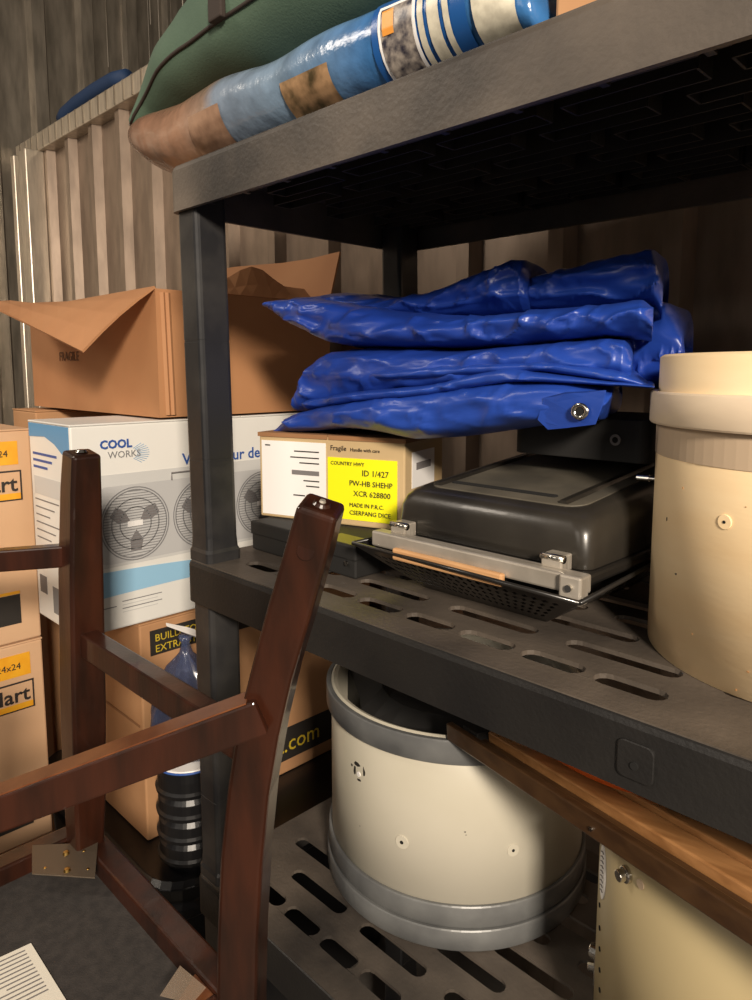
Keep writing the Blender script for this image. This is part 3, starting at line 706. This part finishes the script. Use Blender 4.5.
# stack carrying the window fan box (face +X at x=-.30)
fx = -.30
tote = thing('storage_tote', 'glossy black plastic storage tote with rimmed lid, on the floor behind the post', 'tote', (-.46,.30,FLOOR))
def rr3(cx_, cy_, w_, d_, r, z): return [Vector((x,y,z)) for x, y in rrect(cx_, cy_, w_, d_, r, 6)]
tz = -.575
bm = B(); loft(bm, [rr3(-.44,.32,.50,.50,.05,FLOOR), rr3(-.44,.32,.54,.54,.06,tz-.06)]); obj('tote_body', bm, 'tote', tote)
bm = B(); loft(bm, [rr3(-.44,.32,.57,.57,.07,tz-.06), rr3(-.44,.32,.59,.59,.075,tz-.05), rr3(-.44,.32,.59,.59,.075,tz-.035), rr3(-.44,.32,.57,.57,.07,tz-.03), rr3(-.44,.32,.57,.57,.07,tz-.008), rr3(-.44,.32,.555,.555,.07,tz)]); obj('tote_lid', bm, 'tote', tote, bevel=.002)
ct = carton('shop_carton', 'brown carton with black printed bands under the white fan box', (fx-.20,.082,tz+.001), (fx,.62,-.186), 'card')
bd = patch(ct, 'black_band', (fx+.0003,.21,tz+.028), Y, Z, .405, .068, 'black_label')
text(bd, 'band_lettering', 't.com', (fx+.001,.415,tz+.046), Y, Z, .048, 'yellow_ink', align='CENTER')
bd = patch(ct, 'black_band', (fx+.0003,.100,-.246), Y, Z, .24, .044, 'black_label')
text(bd, 'band_lettering', 'BUILD TO LAST', (fx+.001,.108,-.222), Y, Z, .018, 'yellow_ink'); text(bd, 'band_lettering', 'EXTRA STRONG', (fx+.001,.108,-.241), Y, Z, .018, 'yellow_ink')
bm = B(); box(bm, (fx-.18,.0805,-.37), (fx-.01,.0813,-.366)); obj('crease', bm, 'card_in', ct)

fn = carton('window_fan_box', 'white and blue twin window fan box with a fan picture', (fx-.17,-.016,-.184), (fx,.60,.152), 'white_box', tape=False)
FY = lambda px: at(px, 500, 0, fx).y
def fpt(px, py): q = at(px, py, 0, fx); return q.y, q.z
text(fn, 'brand_lettering', 'COOL', (fx+.0003,.029,.112), Y, Z, .0185, 'ink_blue', bold=.0007); text(fn, 'brand_lettering', 'WORKS', (fx+.0003,.041,.096), Y, Z, .0155, 'dgrey_print')
bm = B()
rgn = random.Random(3)
for k in range(11):
    a = -.6+.12*k; c = Vector((fx+.0004,.070,.101)); q = c+Vector((0,.042*math.cos(a*1.4),.018*math.sin(a*1.8))); tube(bm, [c+(q-c)*.5,(c+(q-c)*.75),q], .0004, 4)
obj('brand_rays', bm, 'mid_blue_print', fn)
text(fn, 'title_lettering', 'Ventilateur de fenêtre', (fx+.0003,.171,.074), Y, Z, .028, 'ink_blue', bold=.0004)
pp = patch(fn, 'picture_panel', (fx+.0003,.012,-.080), Y, Z, .46, .150, 'grey_print', t=.0004)
# printed fan: housing, two round grilles with slats, centre badge, carrying handle
bm = B(); loft(bm, [[Vector((fx+xx,y,z)) for y, z in rrect(.212,-.012,.39,.126,.02)] for xx in (.0008,.0011)]); hs = obj('fan_picture', bm, mat('print_pale', (190,190,190), .5), pp)
for cyy in (.083,.210,.337):
    bm = B(); c = Vector((fx+.0014,cyy,-.014))
    for r in (.058,.054,.040,.026):
        loft(bm, [[c+Y*(q*math.cos(a))+Z*(q*math.sin(a))*1.02+X*e_ for a in [2*PI*k/40 for k in range(40)]] for q, e_ in ((r,0),(r+.0018,0),(r+.0018,.0003),(r,.0003))], cap=False)
    for k in range(-12,13):
        zz = k*.0045; hw = math.sqrt(max(.055**2-zz*zz,0)); box(bm, (fx+.0014,cyy-hw,c.z+zz-.0006), (fx+.0017,cyy+hw,c.z+zz+.0006))
    obj('grille_print', bm, 'dgrey_print', hs)
    bm = B()
    for k in range(3):
        a0 = .6+2*PI*k/3; pts = [c+Y*(r*math.cos(a0+da))+Z*(r*math.sin(a0+da)) for r, da in ((.010,0),(.028,-.45),(.045,-.3),(.046,.1),(.030,.35))]
        loft(bm, [[p-X*.0004 for p in pts],[p-X*.0001 for p in pts]])
    obj('blade_print', bm, 'ink_grey', hs)
    patch(hs, 'badge_print', (fx+.0018,cyy-.014,-.018), Y, Z, .026, .009, 'label_white', t=.0003)
bm = B(); tube(bm, [(fx+.0014,.150,.050),(fx+.0014,.150,.062),(fx+.0014,.196,.062),(fx+.0014,.196,.050)], .0016, 4); obj('handle_print', bm, 'ink_grey', hs)
bm = B()                                   # blue swoosh
top_ = [(.012+.02*k, -.086-.0006*k-.02*max(0,(k-3)/20)**1.5) for k in range(24)]; bot_ = [(y, -.128+.012*math.sin(i*.12)-.0008*i) for i, (y, z) in enumerate(top_)]
loft(bm, [[Vector((fx+xx,y,z)) for y, z in top_+bot_[::-1]] for xx in (.0003,.0007)]); obj('blue_swoosh', bm, 'blue_print', fn)
for k in range(4): patch(fn, 'print_line', (fx+.0003,.055,-.140-.006*k), Y, Z, .07-.008*(k%2), .0014, 'grey_print' if k%2 else 'dgrey_print', t=.0004)
patch(fn, 'print_line', (fx+.0003,.02,-.146), Y, Z, .025, .0014, 'dgrey_print', t=.0004)
# left end of the fan box
sy_ = -.0163
bm = B(); pts = [(fx-.168,.148),(fx-.004,.148),(fx-.004,.100),(fx-.03,.104),(fx-.06,.118),(fx-.10,.128),(fx-.168,.125)]
loft(bm, [[Vector((x,sy_-e_,z)) for x, z in pts] for e_ in (0,.0005)]); obj('blue_corner', bm, 'mid_blue_print', fn)
for k in range(9): patch(fn, 'print_line', (fx-.155,sy_,.096-.011*k if k < 3 else .02-.013*(k-3)), X, Z, .10-.02*(k%3), .004 if k < 3 else .002, 'ink_blue' if k < 3 else 'ink_grey', t=.0004)
patch(fn, 'side_picture', (fx-.155,sy_,.030), X, Z, .12, .03, 'grey_print', t=.0004)
patch(fn, 'barcode', (fx-.10,sy_,-.165), X, Z, .05, .045, 'dgrey_print', t=.0004); patch(fn, 'print_seal', (fx-.155,sy_,-.140), X, Z, .03, .03, 'ink_grey', t=.0004)

# hidden neighbour carrying the back of the open carton
carton('support_carton', 'brown carton standing behind the white fan box', (-.90,.10,FLOOR+.0005), (-.765,.66,.150), 'card')
# ------------------------------------------------------------------ open carton on the fan box
oc = thing('open_carton', 'large open brown carton with bent flaps on top of the white fan box', 'box', (-.58,.33,.157))
ox0, ox1, oy0, oy1, oz0, oz1 = -.86, -.30, .133, .508, .156, .366
bm = B(); th = .004
loft(bm, [[(ox0,oy0,z),(ox1,oy0,z),(ox1,oy1,z),(ox0,oy1,z)] for z in (oz0,oz1)] + [[(ox0+th,oy0+th,oz1),(ox1-th,oy0+th,oz1),(ox1-th,oy1-th,oz1),(ox0+th,oy1-th,oz1)],[(ox0+th,oy0+th,oz0+th),(ox1-th,oy0+th,oz0+th),(ox1-th,oy1-th,oz0+th),(ox0+th,oy1-th,oz0+th)]])
obj('carton_body', bm, 'card_kraft', oc)
def flap(name, grid, t_=.004, m='card_kraft'):
    bm = B(); n = len(grid[0]); top_ = [[bm.verts.new(p) for p in r] for r in grid]
    for i in range(len(grid)-1):
        for j in range(n-1): bm.faces.new((top_[i][j],top_[i][j+1],top_[i+1][j+1],top_[i+1][j]))
    o = obj(name, bm, m, oc, smooth=False); md = o.modifiers.new('thick','SOLIDIFY'); md.thickness = t_; md.offset = 0
    return o
H0, H1 = Vector((ox0,oy0,oz1)), Vector((ox1,oy0,oz1+.002))
O0, O1 = Vector((-.70,.005,.356)), Vector((-.305,.012,.262))
g_ = []
for i in range(9):
    u = i/8; a = H0.lerp(H1, u); b = O0.lerp(O1, u); g_.append([a.lerp(b, v)+Z*(.012*math.sin(PI*v)*(1-u*.5)) for v in (0,.25,.5,.75,1)])
flap('front_flap', g_)
g_ = []
for i in range(7):
    u = i/6; a = Vector((ox0,oy1,oz1)).lerp(Vector((ox1,oy1,oz1)), u); g_.append([a+Vector((0,.03*v,.105*v+.006*math.sin(6*u)*v)) for v in (0,.5,1)])
flap('rear_flap', g_)
g_ = []
for i in range(9):
    u = i/8; a = Vector((ox1-.004,oy0+.14+u*.20,oz1)); b_ = .03+.035*math.sin(PI*min(1,u*1.25))**2; g_.append([a+Vector((-.05*v, 0, (b_ if v > .6 else b_*.8*v*1.6)*(1-.25*v*v))) for v in (0,.3,.65,1)])
flap('torn_flap', g_)
# side flap folded flat down against the right face, creased near the corner
g_ = []
for i in range(5):
    yy = oy0+.006+i*.0045; g_.append([Vector((ox1+.003+.003*(i % 2), yy+.004*v, oz1-.006-.20*v)) for v in (0,.4,.8,1)])
flap('corner_crease', g_, .0015)
text(oc, 'carton_lettering', 'FRAGILE', Vector((at(60,361,1,oy0).x,oy0-.0003,at(60,361,1,oy0).z)), X, Z, .026, mat('faded_ink',(110,78,54),.7))

# ------------------------------------------------------------------ black ribbed pot with a lid, and a plastic bag, standing on the tote
px_, py_ = -.215, .118
pt = thing('ribbed_black_pot', 'black ribbed plastic tub with a white and blue lid, standing on the black tote', 'tub', (px_,py_,tz))
bm = B(); prof = [(0.0,0)]
prof = [(.040,0),(.044,.010)]
for k in range(4):
    z0 = .014+k*.038; prof += [(.046,z0),(.054,z0+.004),(.055,z0+.010),(.0515,z0+.014),(.051,z0+.030)]
prof += [(.049,.172),(.049,.174),(.0,.174),(.0,0)]
prof = [(max(r,.0005),z) for r,z in prof]
lathe(bm, (px_,py_,tz+.0005), prof, n=48); obj('tub_body', bm, 'tote', pt, smooth=False)
bm = B(); lathe(bm, (px_,py_,tz+.0005), [(.0005,.1745),(.053,.1745),(.054,.177),(.052,.180),(.0005,.186)], n=48); obj('lid', bm, 'white_plastic', pt)
bm = B(); lathe(bm, (px_,py_,tz+.0005), [(.0543,.1748),(.0552,.1762),(.0545,.1785),(.0535,.1785)], n=48); obj('lid_rim', bm, 'ink_blue', pt)
bg = thing('plastic_bag', 'clear blue plastic bag tied at the neck standing on the lidded tub', 'bag', (px_,py_,tz+.187))
bm = B(); rings = []
for r, z in ((.040,.187),(.054,.20),(.058,.235),(.054,.265),(.044,.30),(.028,.335),(.010,.355),(.006,.372),(.011,.385)):
    rings.append([Vector((px_+r*(1+.12*math.sin(5*a+z*40)+.05*math.sin(11*a))*math.cos(a), py_+r*(1+.12*math.sin(5*a+z*40)+.05*math.sin(11*a))*math.sin(a), tz+z)) for a in [2*PI*i/48 for i in range(48)]])
loft(bm, rings); obj('bag_body', bm, 'clear_blue', bg, smooth=True)
bm = B(); a = at(166,624,0,px_+.02); b = at(207,637,0,px_+.02)
m_ = (a+b)/2
loft(bm, [[a+Z*.002,a-Z*.003+X*.003,a-Z*.002],[m_+Z*.006,m_-Z*.004+X*.008,m_-Z*.006],[b+Z*.007,b-Z*.004+X*.008,b-Z*.008]]); obj('paper_tag', bm, 'white_plastic', bg)

# dark foam roll on the partition's top rail
fr_ = thing('foam_roll', 'dark blue foam roll lying on top of the slotted wall rail', 'roll', (-1.7,WY-.02,1.137))
bm = B(); tube(bm, [(-1.98,WY-.015,1.150),(-1.95,WY-.015,1.165),(-1.85,WY-.015,1.175),(-1.7,WY-.015,1.178),(-1.55,WY-.015,1.174),(-1.47,WY-.015,1.160)], .026, 14); obj('roll_body', bm, 'blue_foam', fr_, smooth=True)

# ------------------------------------------------------------------ wooden chairs, the upper one upside down
ch = thing('wooden_chair', 'dark brown wooden chair turned upside down in front of the shelves', 'chair', (.09,-.30,-.441))
sx0, sx1, syf, syb = -.105, .285, -.50, -.095
zt = -.350
def rail(name, lo, hi, m='wood'): 
    bm = B(); box(bm, lo, hi); return obj(name, bm, m, ch, bevel=.003)
rw = .028
rail('seat_rail', (sx0,syb-rw,zt-.052), (sx1,syb,zt)); rail('seat_rail', (sx0,syf,zt-.052), (sx1,syf+rw,zt))
rail('seat_rail', (sx0,syf+rw,zt-.052), (sx0+rw,syb-rw,zt)); rail('seat_rail', (sx1-rw-.01,syf+rw,zt-.052), (sx1-.01,syb-rw,zt))
bm = B(); box(bm, (sx0+rw,syf+rw,zt-.030), (sx1-rw-.01,syb-rw,zt-.022)); obj('dust_cover', bm, 'dust_cloth', ch)
bm = B(); loft(bm, [[Vector((x,y,z)) for x, y in rrect((sx0+sx1)/2,(syf+syb)/2,(sx1-sx0)*s_,(syb-syf)*s_,.03)] for z, s_ in ((zt-.0525,1.0),(zt-.060,1.02),(zt-.080,1.01),(zt-.0905,.95))]); obj('seat_cushion', bm, mat('seat_leatherette',(50,36,30),.4), ch, bevel=.002)
def leg(pts, ws, name='leg'):
    bm = B(); bar(bm, pts, ws, up=(0,1,0)); return obj(name, bm, 'wood', ch, bevel=.004, seg=3)
ly = -.118
Fp = [(.283,ly,-.40),(.284,ly,-.34),(.289,ly,-.26),(.298,ly,-.18),(.311,ly,-.11),(.327,ly,-.05),(.347,ly,.005),(.368,ly,.055),(.389,ly,.105),(.402,ly,.139)]
Fw = [(.0186,.0180)]*4+[(.0178,.0175)]*2+[(.0168,.0168)]*2+[(.0160,.0160),(.0150,.0150)]
FN = Vector((.6,-.8,0))
bm = B(); bar(bm, Fp, Fw, up=tuple(FN)); lf = obj('leg', bm, 'wood', ch, bevel=.004, seg=3)
SBv = CAMLOC + (FW*FPX + RT*(-150-PCX) - UP*(864-PCY))*(.566/FPX)
leg([(.262,-.478,-.40),(.20,-.45,-.28),tuple(SBv),tuple(SBv+Vector((-.03,.03,.12)))], [(.021,.021)]*3+[(.017,.017)])
Bp = [(-.060,ly,-.345+.006),(-.052,ly,-.28),(-.043,ly,-.16),(-.030,ly,.0),(-.018,ly,.10),(-.011,ly,.143)]
Bw = [(.016,.016),(.0195,.0195),(.0205,.0205),(.0195,.0195),(.0175,.0175),(.016,.016)]
Bp[0] = (-.062,ly,-.40)
lb = leg(Bp, Bw); BBv = CAMLOC + (FW*FPX + RT*(-220-PCX) - UP*(576-PCY))*(.826/FPX)
leg([(-.085,-.478,-.40),(-.10,-.46,-.2),tuple(BBv),tuple(BBv+Vector((-.01,.02,.11)))], [(.019,.019)]*3+[(.016,.016)])
# stretchers
def str_(p, q, hw, hh):
    bm = B(); bar(bm, [p, q], [(hw,hh)]*2, up=(0,0,1)); return obj('stretcher', bm, 'wood', ch, bevel=.002)
str_((-.033,ly,-.082), (.312,ly,-.082), .0105, .014)
def atd(px, py, depth):
    return CAMLOC + (FW*FPX + RT*(px-PCX) - UP*(py-PCY))*(depth/FPX)
SA, SB = atd(263,711,.566), atd(-150,864,.566)
s1 = str_(tuple(SA), tuple(SB), .0125, .0145)
str_(tuple(atd(80,554,.826)), tuple(atd(-220,576,.826)), .010, .0125)
# front stretcher's lit top painted as a lighter strip; leg tip, nail glides, plugs
s_, u_ = frame(SB-SA); bm = B(); bar(bm, [SA+(SB-SA)*.02+u_*.0150, SB+u_*.0150], [(.0112,.0006)]*2, up=(0,0,1)); obj('painted_lit_top', bm, 'wood_edge', s1)
tip = Vector(Fp[-1]); ax = (Vector(Fp[-1])-Vector(Fp[-2])).normalized()
bm = B(); cyl(bm, tip, tip+ax*.002, .007, .0055, 20); obj('glide', bm, 'wood', lf, smooth=False); bm = B(); cyl(bm, tip+ax*.002, tip+ax*.0035, .0026, .002, 14); obj('nail_head', bm, 'steel', lf)
tip = Vector(Bp[-1]); bm = B(); cyl(bm, tip, tip+Z*.003, .007, .005, 20); obj('glide', bm, 'screw', lb)
c_ = Vector((.389,ly,.106))+FN*.0158; bm = B(); cyl(bm, c_, c_+FN*.0012, .0065, n=24); obj('wood_plug', bm, 'wood', lf, bevel=.0004)
# corner brackets and their screws
bp_ = [at(a_,b_,2,zt+.0006) for a_, b_ in ((32,846),(98,843),(95,879),(32,875))]
bm = B(); loft(bm, [bp_, [q+Z*.0014 for q in bp_]]); b_ = obj('corner_plate', bm, mat('dull_steel_plate',(112,100,86),.4,.6), ch, bevel=.0005)
for a_, c_2, nm, r_ in ((66,854,'bolt_head',.0042),(67,871,'bolt_head',.0042),(84,851,'screw_head',.002),(88,869,'screw_head',.002),(45,868,'screw_head',.002)):
    p = at(a_,c_2,2,zt+.0018); bm = B(); cyl(bm, p, p+Z*(.003 if r_ > .003 else .0008), r_, r_*.7, 16); obj(nm, bm, 'brass', b_)
bm = B(); loft(bm, [[Vector((x,y,z)) for x, y in ((sx1-.012,syb-rw),(sx1-.075,syb-rw),(sx1-.04,syb-rw-.06),(sx1-.012,syb-rw-.085))] for z in (zt-.022,zt-.003)]); obj('corner_block', bm, 'wood_edge', ch, bevel=.002)
bm = B(); pts = [at(a_,b_,2,zt+.001) for a_, b_ in ((160,996),(180,966),(206,988),(192,1004))]; loft(bm, [pts, [q+Z*.0006 for q in pts]]); obj('clear_tape', bm, mat('clear_tape',(170,150,130),.2,alpha=.35), ch)
pz = zt-.0212
pp_ = thing('instruction_sheet', 'printed white instruction sheet lying on the dust cover of the upturned chair', 'paper', tuple(at(20,985,2,pz)))
pts = [at(a_,b_,2,pz) for a_, b_ in ((-30,972),(31,944),(68,1004),(20,1040))]
bm = B(); loft(bm, [pts, [q+Z*.0012 for q in pts]]); obj('sheet', bm, 'paper', pp_)
u_ = (pts[2]-pts[1]).normalized(); v_ = (pts[0]-pts[1]).normalized()
for k in range(12):
    q = pts[1]+v_*.008+u_*(.006+.006*k)+Z*.0013; bm = B(); L_ = (.05,.044,.052,.03)[k % 4]; loft(bm, [[q, q+v_*L_, q+v_*L_+u_*.0016, q+u_*.0016],[p2+Z*.0002 for p2 in (q, q+v_*L_, q+v_*L_+u_*.0016, q+u_*.0016)]]); obj('print_line', bm, 'ink_grey', pp_)

# upright stool that carries it, almost wholly below the picture
st_ = thing('wooden_stool', 'dark wooden stool standing upright beneath the upturned chair', 'stool', (.09,-.30,FLOOR))
bm = B(); box(bm, (sx0+.02,syf+.02,-.475), (sx1-.03,syb-.03,-.442)); obj('seat', bm, 'wood', st_, bevel=.006)
for a in (sx0+.045, sx1-.055):
    for b in (syf+.045, syb-.055):
        bm = B(); bar(bm, [(a,b,-.476),(a,b,-.7),(a,b,FLOOR+.0005)], [(.019,.019),(.018,.018),(.014,.014)], up=(0,1,0)); obj('leg', bm, 'wood', st_, bevel=.003)
